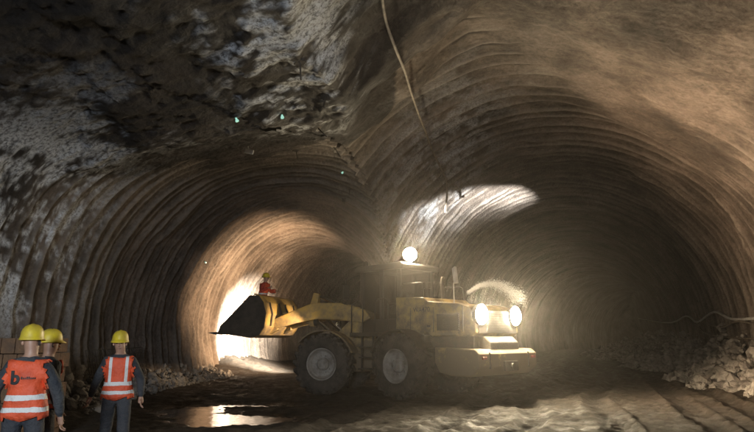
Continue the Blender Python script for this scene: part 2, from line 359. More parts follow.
# ---------------------------------------------------------------- rubble
def rubble(name,spots,n,label,smin,smax):
    mb=MB()
    bm=bmesh.new(); bmesh.ops.create_icosphere(bm,subdivisions=1,radius=1); bv=[v.co.copy() for v in bm.verts]; bf=[tuple(v.index for v in f.verts) for f in bm.faces]; bm.free()
    for i in range(n):
        x,y,z=spots()
        s=smin+(smax-smin)*random.random()**3.5
        M=Matrix.Translation((x,y,z))@Matrix.Rotation(random.random()*6,4,Vector((random.random()-.5,random.random()-.5,random.random())).normalized())@Matrix.Diagonal((s,s*random.uniform(.55,.9),s*random.uniform(.45,.8),1))
        mb.add([v*random.uniform(.72,1.2) for v in bv],bf,M)
    o=mb.build(name,M_rock); o['kind']='stuff'; tag(o,label,'rubble'); return o
def spR():
    s=-2.5+54*random.random()**1.2
    u=random.random()**.8; wd=2.4+.7*math.sin(s*.5)+.4*math.sin(s*1.7)+.11*max(0,s-3); t=7.5-u*wd; hgt=1.3*(.75+.25*math.sin(s*1.3)+.2*math.sin(s*3.1))+.025*max(0,s)
    if s<1: hgt*=.55
    x=B['P'][0]+s*B['d'][0]+t*B['d'][1]; y=B['P'][1]+s*B['d'][1]-t*B['d'][0]
    return x,y,gh(x,y)+max(0,(1-u))*hgt*random.uniform(.45,1)
rubble('rubble_pile',spR,6500,'grey broken rock rubble heaped along the tunnel wall',.04,.36)
def spL():
    s=random.uniform(-5,9); u=random.random(); hwv=float(A['hw'](np.array(s))); t=-(hwv-.15)+u*1.3
    x=A['P'][0]+s*A['d'][0]+t*A['d'][1]; y=A['P'][1]+s*A['d'][1]-t*A['d'][0]
    return x,y,gh(x,y)+(1-u)*.5*random.random()
rubble('rubble_pile',spL,1200,'low dark rubble along the foot of the ribbed wall',.04,.22)
# ---------------------------------------------------------------- loader
LP=Vector((.36,19.75,0))
LO=bpy.data.objects.new('wheel_loader',None); COL.objects.link(LO); LO.location=LP
tag(LO,'muddy yellow wheel loader with lit lamps and raised bucket','wheel loader')
FA=math.radians(180-15); RA=math.radians(180-45)
F=Matrix.Rotation(FA,4,'Z'); R=Matrix.Rotation(RA,4,'Z')
def wheel(Mf,x,y):
    K=1.08
    c=Mf@Vector((x,y,.92))
    hub=MB(); sgn=1 if y>0 else -1
    hub.lathe([(sgn*.05,.001),(sgn*.05,.19),(sgn*.20,.18),(sgn*.25,.13),(sgn*.27,.001)],24)
    for k in range(10):
        a=k*math.pi/5; hub.tube([(.235*math.cos(a),sgn*.12,.235*math.sin(a)),(.235*math.cos(a),sgn*.19,.235*math.sin(a))],.02,6)
    rot=Mf@Matrix.Diagonal((K,1,K,1))
    h=hub.build('wheel',M_rim,LO,rot,loc=c)
    ty=MB(); ty.lathe([(-.26,.42),(-.33,.48),(-.345,.62),(-.32,.76),(-.25,.80),(0,.815),(.25,.80),(.32,.76),(.345,.62),(.33,.48),(.26,.42)],56)
    for k in range(22):
        for sd in (-1,1):
            a=(k+(.5 if sd>0 else 0))*2*math.pi/22
            Mk=Matrix.Rotation(a,4,'Y')@Matrix.Translation((0,sd*.17,.815))@Matrix.Rotation(sd*.45,4,'Z')
            ty.box((-.055,-.17,-.05),(.055,.17,.055),Mk)
            Mk2=Matrix.Rotation(a,4,'Y')@Matrix.Translation((0,sd*.32,.755))
            ty.box((-.05,-.03,-.05),(.05,.03,.05),Mk2)
    ty.build('tyre',M_rub,h,rot,smooth=False,bevel=.012)
    rm=MB(); rm.lathe([(sgn*.27,.44),(sgn*.31,.455),(sgn*.30,.42),(sgn*.20,.39),(sgn*.14,.34),(sgn*.12,.17),(sgn*.10,.17)],48)
    for k in range(6):
        a=k*math.pi/3; rm.tube([(.30*math.cos(a),sgn*.10,.30*math.sin(a)),(.30*math.cos(a),sgn*.15,.30*math.sin(a))],.035,8)
    rm.build('rim',M_rim,h,rot,smooth=False)
for Mf,x in ((F,1.74),(R,-1.78)):
    for y in (1.25,-1.25): wheel(Mf,x,y)
m=MB(); m.box((-4.1,-.9,1.35),(-1.2,.9,1.86)); m.box((-3.7,-.55,.72),(-.1,.55,1.5)); m.box((-2.2,-.9,.75),(-1.4,.9,1.0)); m.box((-.25,-.3,.6),(.25,.3,1.7))
m.build('chassis',M_mud,LO,R,.03)
hood=MB(); hood.prism([(-1.35,1.84),(-2.6,1.84),(-2.75,1.76),(-4.16,1.76),(-4.28,1.86),(-4.22,2.42),(-4.10,2.56),(-3.7,2.66),(-2.6,2.76),(-2.45,2.88),(-1.35,2.93)],-1.05,1.05)
hd=hood.build('engine_hood',M_yelc,LO,R,.035)
gr=MB(); gr.box((-4.295,-.93,1.84),(-4.15,.93,2.46))
for i in range(9): gr.box((-4.32,-.55,1.88+i*.065),(-4.29,.55,1.902+i*.065))
gr.build('grille',M_blk,hd,R)
for y in (1,-1):
    def sb(x0,z0,x1,z1,p0,p1):
        q_=MB(); q_.box((x0,min(y*p0,y*p1),z0),(x1,max(y*p0,y*p1),z1)); return q_
    vt=sb(-3.75,1.92,-2.95,2.38,1.035,1.06)
    for i in range(8): vt.box((-3.73,min(y*1.05,y*1.085),1.95+i*.054),(-2.97,max(y*1.05,y*1.085),1.972+i*.054))
    vt.build('vent',M_blk,hd,R)
    for xx in (-3.86,-2.82,-1.95): sb(xx-.008,1.88,xx+.008,2.58,1.03,1.056).build('panel_seam',M_blk,hd,R)
    sb(-2.72,2.02,-2.6,2.07,1.04,1.075).build('door_latch',M_blk,hd,R)
    sb(-2.6,1.60,-1.45,1.80,.92,1.22).build('side_box',M_blk,LO,R,.02)
    r_=MB(); r_.tube([(-1.5,y*.98,2.86),(-1.5,y*.98,3.25),(-1.6,y*.98,3.32),(-2.3,y*.98,3.32),(-2.4,y*.98,3.25),(-2.4,y*.98,2.84)],.02); r_.build('handrail',M_blk,LO,R,smooth=True)
cw=MB(); cw.prism([(-3.15,1.05),(-3.3,.80),(-3.7,.72),(-4.34,.72),(-4.62,.96),(-4.62,1.30),(-4.48,1.42),(-3.15,1.46)],-1.42,1.42)
cwo=cw.build('counterweight',M_yelc,LO,R,.03)
for y in (.95,-.95):
    cr=MB(); cr.box((-4.645,y-.012,.92),(-4.61,y+.012,1.34)); cr.build('panel_seam',M_blk,cwo,R)
cc_=MB(); cc_.prism([(-4.1,1.44),(-4.50,1.38),(-4.48,1.60),(-4.3,1.76),(-4.1,1.76)],-.7,.7); cc_.build('rear_cover',M_mud,LO,R,.03)
c2=MB(); c2.box((-4.69,-.32,.84),(-4.62,.32,1.1)); c2.tube([(-4.76,0,.96),(-4.66,0,.96)],.09,12); c2.build('tow_hitch',M_mud,cwo,R)
for y in (1.2,-1.2):
    t=MB(); t.box((-4.66,y-.09,1.16),(-4.60,y+.09,1.23)); t.build('tail_light',M_red,cwo,R,.01)
def fender(Mf,xc,y0,y1,mt,r=1.06,a0=20,a1=150):
    f=MB(); n=12; vo=[]
    for i in range(n+1):
        a=math.radians(a0+(a1-a0)*i/n); vo.append((xc+r*math.cos(a),.92+r*math.sin(a)))
    vi=[(xc+(x-xc)*.955,.92+(z-.92)*.955) for x,z in vo]
    f.prism(vo+vi[::-1],y0,y1); return f.build('fender',mt,LO,Mf)
for s in (1,-1):
    fender(R,-1.78,min(s*.85,s*1.58),max(s*.85,s*1.58),M_mud)
    fender(F,1.74,min(s*.85,s*1.54),max(s*.85,s*1.54),M_yel,1.05,40,160)
pl=MB(); pl.box((-1.25,-1.3,1.76),(.45,1.3,1.88))
for s in (1,-1):
    pl.box((-.50,s*1.25-.15,.75),(-.05,s*1.25+.15,.8)); pl.box((-.50,s*1.25-.13,1.1),(-.05,s*1.25+.13,1.14)); pl.box((-.50,s*1.25-.12,1.42),(-.05,s*1.25+.12,1.46))
    pl.box((-.55,s*1.2-.03,.7),(-.50,s*1.2+.03,1.78)); pl.box((-.06,s*1.2-.03,.7),(0,s*1.2+.03,1.78))
pl.build('step_platform',M_mud,LO,R,.01)
for s in (1,-1):
    rl=MB(); rl.tube([(.42,s*1.25,1.84),(.42,s*1.25,2.75),(.1,s*1.25,2.9),(-.1,s*1.25,2.75),(-.1,s*1.25,1.84)],.02)
    rl.build('handrail',M_blk,LO,R,smooth=True)
    rl=MB(); rl.tube([(-.65,s*1.25,1.84),(-.65,s*1.25,2.8),(-.75,s*1.25,2.9),(-1.1,s*1.25,2.9),(-1.2,s*1.25,2.8),(-1.2,s*1.25,1.84)],.02)
    rl.build('handrail',M_blk,LO,R,smooth=True)
cb=MB(); z0,z1=1.88,3.86
cb.box((-1.25,-.78,z0),(.40,.78,2.3))
for x,y in [(-1.25,-.78),(-1.25,.78),(.40,.78),(.40,-.78),(-.5,.78),(-.5,-.78)]: cb.box((x-.07,y-.05,2.28),(x+.07,y+.05,z1))
cab=cb.build('cab',M_blk,LO,R,.02)
rf=MB(); rf.prism([(-1.50,3.84),(.62,3.84),(.68,3.92),(.54,4.03),(-1.4,4.05),(-1.53,3.96)],-.92,.92); rf.build('roof',M_blk,cab,R,.04)
for bx in (((-1.17,-.76,2.3),(-.58,-.75,3.84)),((-1.17,.75,2.3),(-.58,.76,3.84)),((-.42,-.76,2.3),(.32,-.75,3.84)),((-.42,.75,2.3),(.32,.76,3.84)),((.38,-.72,2.3),(.39,.72,3.84)),((-1.24,-.72,2.3),(-1.23,.72,3.84))):
    gl=MB(); gl.box(*bx); gl.build('window',M_glass,cab,R)
st=MB(); st.box((-.85,-.28,2.1),(-.35,.28,2.5)); st.box((-.95,-.26,2.45),(-.8,.26,3.15)); st.build('seat',M_blk,cab,R,.05)
sw=MB(); sw.tube([(.05,0,2.3),(-.1,0,2.75)],.03); sw.lathe([(0,.18),(.02,.2),(-.02,.2),(0,.18)],20,Matrix.Translation((-.1,0,2.78))@Matrix.Rotation(1.2,4,'X')); sw.build('steering_wheel',M_blk,cab,R)
for s in (1,-1):
    mi=MB(); mi.tube([(.5,s*.86,3.75),(.75,s*1.2,3.6),(.75,s*1.2,3.4)],.015); mi.box((.73,s*1.2-.13,2.95),(.79,s*1.2+.13,3.42)); mi.build('mirror',M_blk,cab,R,.01)
ex=MB(); ex.tube([(-2.05,-.35,2.75),(-2.05,-.35,3.45),(-2.1,-.35,3.6)],.07,14); ex.build('exhaust_pipe',M_mud,LO,R,smooth=False)
pc=MB(); pc.tube([(-2.0,.35,2.75),(-2.0,.35,3.2)],.06,12); pc.tube([(-2.0,.35,3.2),(-2.0,.35,3.38)],.13,16); pc.build('air_intake',M_blk,LO,R)
an=MB(); an.tube([(-3.0,.3,2.6),(-3.0,.3,3.3),(-3.06,.3,3.42)],.018,6); an.prism([(-3.12,3.30),(-3.02,3.30),(-2.96,3.74),(-3.06,3.80)],.22,.32); an.build('marker_plate',M_whitep,LO,R)
def lamp(Mf,x,y,z,dx,r,mt,name='work_lamp',out_=.05,stalk=1.8):
    d=Vector(dx).normalized(); p=Vector((x,y,z))
    h=MB(); h.tube([p-d*.12,p-d*.02,p],r*1.08,18); h.tube([p-d*.08,p-d*.08-Vector((0,0,r*stalk))],.02,6)
    ho=h.build(name,M_blk,LO,Mf)
    l=MB(); l.tube([p+d*.003,p+d*out_*.6,p+d*out_],r,18,r2=r*.8); l.build('lens',mt,ho,Mf)
    return LP+(Mf@(p+d*.12)), (Mf.to_3x3()@d)
def spot(name,p,d,W,ang,col,blend=.8,size=.08):
    L=bpy.data.lights.new(name,'SPOT'); L.energy=W; L.spot_size=math.radians(ang); L.spot_blend=blend; L.color=col; L.shadow_soft_size=size
    o=bpy.data.objects.new(name,L); COL.objects.link(o); o.location=p; o.rotation_euler=Vector(d).to_track_quat('-Z','Y').to_euler(); return o
WARM=(1,.62,.36)
for y in (.84,-.84):
    p,d=lamp(R,-4.34,y,2.34,(-1,0,-.02),.27,M_lamp)
    spot('rear_lamp_light',p,d+Vector((.75,.36,.44)),1900,128,WARM,1)
p,d=lamp(R,-1.15,.15,4.36,(-.75,.65,-.1),.22,M_lamp); upP=p+Vector((0,.15,.42))
spot('roof_lamp_light',p,d+Vector((.5,0,-.6)),250,150,WARM,1)
for y in (.6,-.6): lamp(R,.52,y,4.14,(1,0,-.15),.08,M_lens,out_=.01)
for y in (1.15,-1.15):
    p,d=lamp(F,2.15,y,2.2,(1,0,-.1),.10,M_lampw,out_=.01)
    spot('headlight_light',p,F.to_3x3()@Vector((1,-.30 if y>0 else .3,-.02)),360,62,(1,.70,.40),.9)
# front frame
m=MB(); m.box((.1,-.5,.65),(2.35,.5,1.45)); m.box((1.3,-.9,.72),(2.1,.9,1.0))
for s in (1,-1): m.prism([(.25,1.4),(.35,2.5),(.65,2.65),(.95,2.5),(1.9,1.6),(2.3,1.4)],s*.42-.05,s*.42+.05)
m.build('front_frame',M_yel,LO,F,.03)
for s in (1,-1):
    a=MB(); a.prism([(.4,2.35),(.62,2.62),(1.5,2.85),(2.4,2.86),(3.1,2.62),(3.85,2.32),(3.9,2.1),(3.7,2.02),(3.0,2.2),(2.3,2.32),(1.5,2.3),(.7,2.2)],s*.62-.07,s*.62+.07)
    a.build('lift_arm',M_yel,LO,F,.03)
    c=MB(); c.tube([(.7,s*.62,1.25),(1.7,s*.62,1.85)],.10,14); co_=c.build('hydraulic_cylinder',M_yel,LO,F)
    c=MB(); c.tube([(1.7,s*.62,1.85),(2.4,s*.62,2.4)],.05,12); c.build('piston_rod',M_chr,co_,F)
a=MB(); a.box((2.5,-.62,2.35),(2.75,.62,2.6)); a.build('cross_tube',M_yel,LO,F,.03)
a=MB(); a.prism([(2.4,3.2),(2.6,3.25),(2.8,2.6),(2.75,2.1),(2.55,2.1),(2.5,2.6)],-.12,.12); a.build('bell_crank',M_yel,LO,F,.02)
c=MB(); c.tube([(.75,0,2.4),(1.7,0,2.8)],.11,14); co_=c.build('hydraulic_cylinder',M_yel,LO,F)
c=MB(); c.tube([(1.7,0,2.8),(2.5,0,3.15)],.055,12); c.build('piston_rod',M_chr,co_,F)
c=MB(); c.tube([(2.65,0,2.2),(3.75,0,2.55)],.07,10); c.build('bucket_link',M_yel,LO,F)
for k in range(4):
    hs=MB(); hs.tube([(.3,-.2+k*.12,1.6),(.8,-.25+k*.14,2.3+.05*k),(1.5,-.2+k*.12,2.6+.08*k),(2.2,-.1+k*.05,2.75)],.022,6)
    hs.build('hydraulic_hose',M_blk,LO,F,smooth=True)
# bucket: flat floor, angular heel, straight back plate, open front
TB=Matrix.Translation((3.9,0,2.12))@Matrix.Rotation(math.radians(-6),4,'Y')@Matrix.Diagonal((1,.90,.88,1))
out=[(1.55,-.46),(.35,-.50),(.02,-.36),(-.12,-.05),(-.12,.45),(.02,.85),(.22,1.08),(.40,1.14)]
inn=[(1.53,-.42),(.37,-.45),(.07,-.33),(-.07,-.04),(-.07,.44),(.06,.82),(.25,1.04),(.41,1.10)]
bk=MB(); bk.prism(out+inn[::-1],-1.55,1.55,TB)
for y in (-.62,.62): bk.prism([(.05,-.35),(-.25,-.12),(-.24,.12),(-.11,.3)],y-.13,y+.13,TB)
bko=bk.build('bucket',M_yel,LO,F,.008)
for s in (1,-1):
    sp_=MB(); sp_.prism([(1.52,-.46),(.35,-.50),(.02,-.36),(-.12,-.05),(-.12,.45),(.02,.85),(.22,1.08),(.55,1.05),(1.0,.42),(1.45,-.18)],s*1.572-.02,s*1.572+.02,TB); sp_.build('side_plate',M_mud,bko,F,.008)
for y in (-1.1,-.3,.3,1.1):
    rb=MB(); rb.prism([(-.17,0),(-.17,.46),(-.02,.88),(.0,.85),(-.12,.45),(-.12,0)],y-.03,y+.03,TB); rb.build('stiffening_rib',M_mud,bko,F)
ce=MB(); ce.box((1.4,-1.6,-.505),(1.72,1.6,-.465),TB)
for k in range(9): ce.prism([(1.6,-.53),(1.92,-.49),(1.6,-.43)],-1.5+k*.375-.06,-1.5+k*.375+.06,TB)
ce.build('cutting_edge',M_steel,bko,F)
wp=MB()
for k in range(5): wp.box((4.15+k*.2,-1.32,2.05),(4.33+k*.2,1.32,2.09))
for y_ in (-1.25,0,1.25): wp.box((4.1,y_-.04,1.99),(5.1,y_+.04,2.05)); wp.box((4.3,y_-.04,1.76),(4.38,y_+.04,1.99)); wp.box((4.95,y_-.04,1.83),(5.03,y_+.04,1.99))
wpo=wp.build('work_platform',M_plank,None,Matrix.Translation(LP)@F); tag(wpo,'dusty plank platform laid inside the loader bucket','platform')
def text_mesh(name,body,size,mt,parent,Mx,ext=.002,bold=0):
    cu=bpy.data.curves.new(name,'FONT'); cu.body=body; cu.size=size; cu.extrude=ext; cu.offset=bold; cu.align_x='CENTER'; cu.align_y='CENTER'
    o=bpy.data.objects.new('tmp',cu); COL.objects.link(o)
    me=bpy.data.meshes.new_from_object(o.evaluated_get(bpy.context.evaluated_depsgraph_get())); bpy.data.objects.remove(o)
    me.transform(Mx); me.materials.clear(); me.materials.append(mt)
    o=bpy.data.objects.new(name,me); COL.objects.link(o); o.parent=parent; return o
TX=R@Matrix.Translation((-2.38,1.056,2.52))@Matrix(((-1,0,0,0),(0,0,1,0),(0,1,0,0),(0,0,0,1)))
text_mesh('lettering','WA470',.20,M_let,hd,TX,.004,.002)
# ---------------------------------------------------------------- people
def grow(name,nodes,edges,extra_chains,sub=2):
    me=bpy.data.meshes.new(name); V=[n[0] for n in nodes]; E=list(edges); Rr=[n[1] for n in nodes]; roots=[0]
    for ch in extra_chains:
        o=len(V); roots.append(o)
        for i,(p,r) in enumerate(ch):
            V.append(p); Rr.append(r)
            if i: E.append((o+i-1,o+i))
    me.from_pydata(V,E,[]); ob=bpy.data.objects.new(name,me); COL.objects.link(ob)
    ob.modifiers.new('skin','SKIN')
    for i,d in enumerate(me.skin_vertices[0].data):
        r=Rr[i]; d.radius=r if isinstance(r,tuple) else (r,r); d.use_root=i in roots
    ob.modifiers['skin'].use_smooth_shade=True
    sb=ob.modifiers.new('sub','SUBSURF'); sb.levels=sub; sb.render_levels=sub
    dg=bpy.context.evaluated_depsgraph_get(); dg.update()
    m2=bpy.data.meshes.new_from_object(ob.evaluated_get(dg)); bpy.data.objects.remove(ob)
    m2.name=name; return m2
def keep_largest(bm):
    bm.verts.ensure_lookup_table(); bm.verts.index_update()
    seen=set(); comps=[]
    for v in bm.verts:
        if v.index in seen: continue
        stack=[v]; seen.add(v.index); c=[v]
        while stack:
            a=stack.pop()
            for e in a.link_edges:
                o=e.other_vert(a)
                if o.index not in seen: seen.add(o.index); stack.append(o); c.append(o)
        comps.append(c)
    comps.sort(key=len)
    rest=[v for c in comps[:-1] for v in c]
    if rest: bmesh.ops.delete(bm,geom=rest,context='VERTS')
def person(loc,rotz,label,jacket,arms,front,head=(0,0),logo=False,lean=0,scale=1.0,stride=.0,shift=0):
    (el,wl),(er,wr)=arms
    N=[((0,0,.99),(.158,.118)),((0,lean*.3,1.15),(.152,.115)),((0,lean*.7,1.32),(.174,.124)),((0,lean,1.43),(.15,.107)),
       ((0,lean,1.52),(.062,.062)),((head[0]*.3,lean-.015,1.585),(.068,.075)),((head[0],lean-.025,1.66),(.080,.098)),((head[0],lean-.015,1.745),(.062,.075)),
       ((.168,lean,1.425+shift),(.078,.074)),(el,(.066,.066)),(wl,(.045,.041)),
       ((-.168,lean,1.425-shift),(.078,.074)),(er,(.066,.066)),(wr,(.045,.041)),
       ((.098,0,.93),(.106,.11)),((.12,-.02-stride,.50),(.084,.088)),((.14,.02-stride*.5,.10),(.068,.072)),((.155,-.14-stride*.5,.05),(.047,.047)),
       ((-.098,0,.93),(.106,.11)),((-.12,-.02+stride,.50),(.084,.088)),((-.14,.03+stride,.10),(.068,.072)),((-.155,-.13+stride,.05),(.047,.047))]
    E=[(0,1),(1,2),(2,3),(3,4),(4,5),(5,6),(6,7),(3,8),(8,9),(9,10),(3,11),(11,12),(12,13),(0,14),(14,15),(15,16),(16,17),(0,18),(18,19),(19,20),(20,21)]
    ch=[]
    hx=head[0]; hy=lean-.025
    ch.append([((hx,hy-.075,1.675),(.012,.012)),((hx,hy-.112,1.64),(.016,.014)),((hx,hy-.092,1.63),(.013,.012))])
    for s in (1,-1): ch.append([((hx+s*.070,hy+.01,1.685),(.012,.012)),((hx+s*.086,hy+.015,1.665),(.014,.018)),((hx+s*.076,hy+.01,1.64),(.010,.01))])
    ch.append([((hx-.028,hy-.088,1.607),(.009,.008)),((hx,hy-.095,1.606),(.011,.009)),((hx+.028,hy-.088,1.607),(.009,.008))])
    for e,w_,s in ((el,wl,1),(er,wr,-1)):
        e=Vector(e);w_=Vector(w_); d=(w_-e).normalized()
        side=Vector((0,-1,0)); side=(side-d*side.dot(d)).normalized(); nrm=d.cross(side)*s
        pa=w_+d*.02
        ch.append([(tuple(w_-d*.03),(.030,.026)),(tuple(pa+d*.03),(.040,.020)),(tuple(pa+d*.075),(.042,.018))])
        for k,(off,l) in enumerate(((.030,.068),(.010,.078),(-.010,.072),(-.030,.055))):
            b0=pa+d*.06+side*off; b1=b0+d*(l*.5)+side*off*.1; b2=b1+d*(l*.32)-nrm*l*.22; b3=b2+d*(l*.14)-nrm*l*.28
            ch.append([(tuple(b0),.0095),(tuple(b1),.009),(tuple(b2),.0082),(tuple(b3),.007)])
        b0=pa+d*.015+side*.03; b1=b0+d*.035+side*.03; b2=b1+d*.03+side*.006-nrm*.01
        ch.append([(tuple(b0),.012),(tuple(b1),.010),(tuple(b2),.0085)])
    me=grow('person',N,E,ch)
    for mm in (jacket,M_trou,M_skin,M_boot): me.materials.append(mm)
    hands=[(Vector(el),Vector(wl)),(Vector(er),Vector(wr))]
    for p in me.polygons:
        c=p.center; z=c.z; mi=0; hand=False
        for e_,w_ in hands:
            dr=(w_-e_).normalized(); l=(c-w_).dot(dr); off=((c-w_)-dr*l).length
            if .0<l<.26 and off<.085 and (abs(c.x)>.24 or z>1.05 or c.y<-.2): hand=True
        if z>1.525: mi=2
        elif hand: mi=2
        elif z<.955 and abs(c.x)<.24: mi=1
        if z<.30: mi=3
        p.material_index=mi
    cc=np.empty(len(me.vertices)*3); me.vertices.foreach_get('co',cc); cc=cc.reshape(-1,3)
    nn=np.empty(len(me.vertices)*3); me.vertices.foreach_get('normal',nn); nn=nn.reshape(-1,3)
    wgt=(cc[:,2]<1.48)*(cc[:,2]>.3)*(1-.75*(np.abs(cc[:,0])>.25)*(cc[:,2]<.99))
    cc=cc+nn*((.010*fbm(cc*np.array([1,1,1.6])+loc[0],8,3,5))*wgt)[:,None]
    me.vertices.foreach_set('co',cc.ravel()); me.update()
    o=bpy.data.objects.new('person',me); COL.objects.link(o)
    o.location=loc; o.rotation_euler=(0,0,rotz); o.scale=(scale,)*3
    tag(o,label,'person')
    bm=bmesh.new(); bm.from_mesh(me)
    dele=[f for f in bm.faces if not(.93<f.calc_center_median().z<1.475 and abs(f.calc_center_median().x)<(.205 if f.calc_center_median().z<1.36 else .165))]
    bmesh.ops.delete(bm,geom=dele,context='FACES')
    bm.normal_update()
    for v in bm.verts: v.co+=v.normal*(.018+.03*max(0,1.15-v.co.z))
    keep_largest(bm)
    vm=bpy.data.meshes.new('safety_vest'); bm.to_mesh(vm); bm.free(); vm.materials.clear(); vm.materials.append(vestmat(front))
    for p in vm.polygons: p.use_smooth=True; p.material_index=0
    v=bpy.data.objects.new('safety_vest',vm); COL.objects.link(v); v.parent=o
    so=v.modifiers.new('s','SOLIDIFY'); so.thickness=.012; so.offset=1
    hb=MB(); cx,cy,cz=hx,hy+.01,1.705
    n=28; prof=[(1.32,-.012),(1.30,.0),(1.03,.012),(1.0,.03),(.97,.065),(.86,.10),(.66,.128),(.38,.145),(.1,.150)]
    v_=[];f_=[];mP=len(prof)
    for k in range(n):
        a=2*math.pi*k/n; fr=max(0,-math.sin(a))
        for j,(r,z) in enumerate(prof):
            rr=r
            if j<2: rr=1.10+(.30*fr**1.5)-(0 if j==0 else .02)
            rib=.006 if (abs(math.cos(a))<.25 and j>3) else 0
            v_.append((cx+.108*rr*math.cos(a),cy+.132*rr*math.sin(a),cz+z+rib-(.012*fr if j<2 else 0)))
    for k in range(n):
        for j in range(mP-1): f_.append((k*mP+j,((k+1)%n)*mP+j,((k+1)%n)*mP+j+1,k*mP+j+1))
    f_.append(tuple(k*mP+mP-1 for k in range(n)))
    hb.add(v_,f_); h=hb.build('hard_hat',M_hat,o,smooth=True); so=h.modifiers.new('s','SOLIDIFY'); so.thickness=.004
    for s in (1,-1):
        bm=bmesh.new(); bmesh.ops.create_uvsphere(bm,u_segments=10,v_segments=8,radius=.012,matrix=Matrix.Translation((hx+s*.031,hy-.090,1.678))); em=bpy.data.meshes.new('eye'); bm.to_mesh(em); bm.free(); em.materials.append(M_eye)
        eo=bpy.data.objects.new('eye',em); COL.objects.link(eo); eo.parent=o
    bm=bmesh.new(); bm.from_mesh(me)
    bmesh.ops.delete(bm,geom=[f for f in bm.faces if not(f.calc_center_median().z>1.60 and f.calc_center_median().y>hy+.015 and abs(f.calc_center_median().x-hx)<.09)],context='FACES')
    bm.normal_update()
    for q_ in bm.verts: q_.co+=q_.normal*.006
    keep_largest(bm)
    hm=bpy.data.meshes.new('hair'); bm.to_mesh(hm); bm.free(); hm.materials.clear(); hm.materials.append(M_hair)
    for p in hm.polygons: p.material_index=0
    ho=bpy.data.objects.new('hair',hm); COL.objects.link(ho); ho.parent=o
    if logo:
        bv=BVHTree.FromPolygons([x.co for x in vm.vertices],[tuple(p.vertices) for p in vm.polygons])
        rot=Matrix(((-1,0,0,0),(0,0,1,0),(0,1,0,0),(0,0,0,1)))
        def stick(t):
            for x in t.data.vertices:
                h_=bv.ray_cast(Vector((x.co.x,.6,x.co.z)),Vector((0,-1,0)))
                if h_[0]: x.co.y=h_[0].y+.02
        t=text_mesh('vest_logo','b',.18,M_ink,v,Matrix.Translation((.085,.2,1.315))@rot,0,.007); stick(t)
        lm=MB()
        for k in range(8):
            x=.030-k*.017; hh=.026 if k in(0,3,4) else .017
            lm.add([(x,.2,1.305),(x-.011,.2,1.305),(x-.011,.2,1.305+hh),(x,.2,1.305+hh)],[(0,1,2,3)])
        l=lm.build('vest_print',M_ink,v); stick(l)
    return o
armsC=(((.29,.05,1.17),(.315,-.06,.93)),((-.285,.07,1.18),(-.345,-.02,.94)))
armsD=(((.285,.03,1.17),(.31,-.03,.92)),((-.285,.03,1.17),(-.31,-.03,.92)))
armsB=(((.29,.05,1.18),(.29,-.12,.97)),((-.295,.02,1.17),(-.33,-.02,.92)))
x,y=-3.53,6.15; person((x,y,gh(x,y)*.3),math.radians(180+14),'worker seen from behind in orange vest and yellow helmet',M_jack,armsB,False,logo=True,head=(.015,0),scale=.985,shift=.008)
x,y=-3.93,7.2; person((x,y,gh(x,y)*.3),math.radians(180-35),'worker in dark jacket and yellow helmet beside a colleague',M_jack,armsD,False,scale=.975)
x,y=-3.55,8.35; person((x,y,gh(x,y)*.3),math.radians(16),'worker facing forward in striped orange vest, arms hanging',M_jack,armsC,True,head=(-.02,0),scale=.975,stride=.07,lean=-.02,shift=-.01)
armsU=(((.27,-.16,1.22),(.18,-.42,1.22)),((-.30,-.14,1.20),(-.26,-.38,1.30)))
pb=LP+(F@Vector((4.55,.1,2.09)))
person(pb,math.radians(70),'worker in red jacket leaning forward inside the raised bucket',M_jred,armsU,False,scale=1.02,lean=-.12)
# ---------------------------------------------------------------- things on walls
bvA=[BVHTree.FromObject(o,bpy.context.evaluated_depsgraph_get()) for o in (tA,tB)]
C0=Vector((0,0,CH))
def cast(d):
    best=None
    for bvh in bvA:
        h=bvh.ray_cast(C0,d)
        if h[0] and (best is None or h[3]<best[1]): best=(h[0],h[3],h[1])
    return best
def hit(px,py):
    d=ray(px,py); best=cast(d)
    return best[0], best[2] if best[2].dot(d)<0 else -best[2]
pp=((381,-14),(383,5),(387,25),(396,50),(405,72),(411,92),(419,115),(427,135),(433,152),(441,168),(446,180))
ds=[cast(ray(*a))[1] for a in pp]
for _ in range(4): ds=[ds[0]]+[min((ds[i-1]+ds[i]*2+ds[i+1])/4,ds[i]) for i in range(1,len(ds)-1)]+[ds[-1]]
sm=[C0+ray(*a)*(dd_-.4) for a,dd_ in zip(pp,ds)]
e=sm[-1]; dz=(e-C0).length/586
for k,ox in ((8,.03),(18,.02),(28,-.05),(34,-.06)): sm.append(e+Vector((ox,0,-k*dz*.97)))
Q_=[]
for i in range(len(sm)-1):
    for j in range(5):
        u=j/5; p0=sm[max(i-1,0)];p1=sm[i];p2=sm[i+1];p3=sm[min(i+2,len(sm)-1)]
        Q_.append(.5*((2*p1)+(p2-p0)*u+(2*p0-5*p1+4*p2-p3)*u*u+(3*p1-p0-3*p2+p3)*u**3))
Q_.append(sm[-1])
lim=[]
for p in Q_:
    v=p-C0; l=v.length; h=cast(v.normalized()); lim.append(min(l,(h[1]-.3) if h else l))
for _ in range(3): lim=[lim[0]]+[min(lim[i],(lim[i-1]+lim[i]+lim[i+1])/3) for i in range(1,len(lim)-1)]+[lim[-1]]
Q_=[C0+(p-C0).normalized()*l for i,(p,l) in enumerate(zip(Q_,lim))]
c=MB(); c.tube(Q_,.026,8,r2=.045); o=c.build('hanging_cable',M_cable,smooth=True); tag(o,'dusty cable drooping from the tunnel crown','cable')
M_targ_glow=mat('survey target',(.5,.9,.75),(.5,.9,.75),5,.3,emit=(.5,1,.8),es=.5)  # weak emission painted in for flash light the targets would reflect
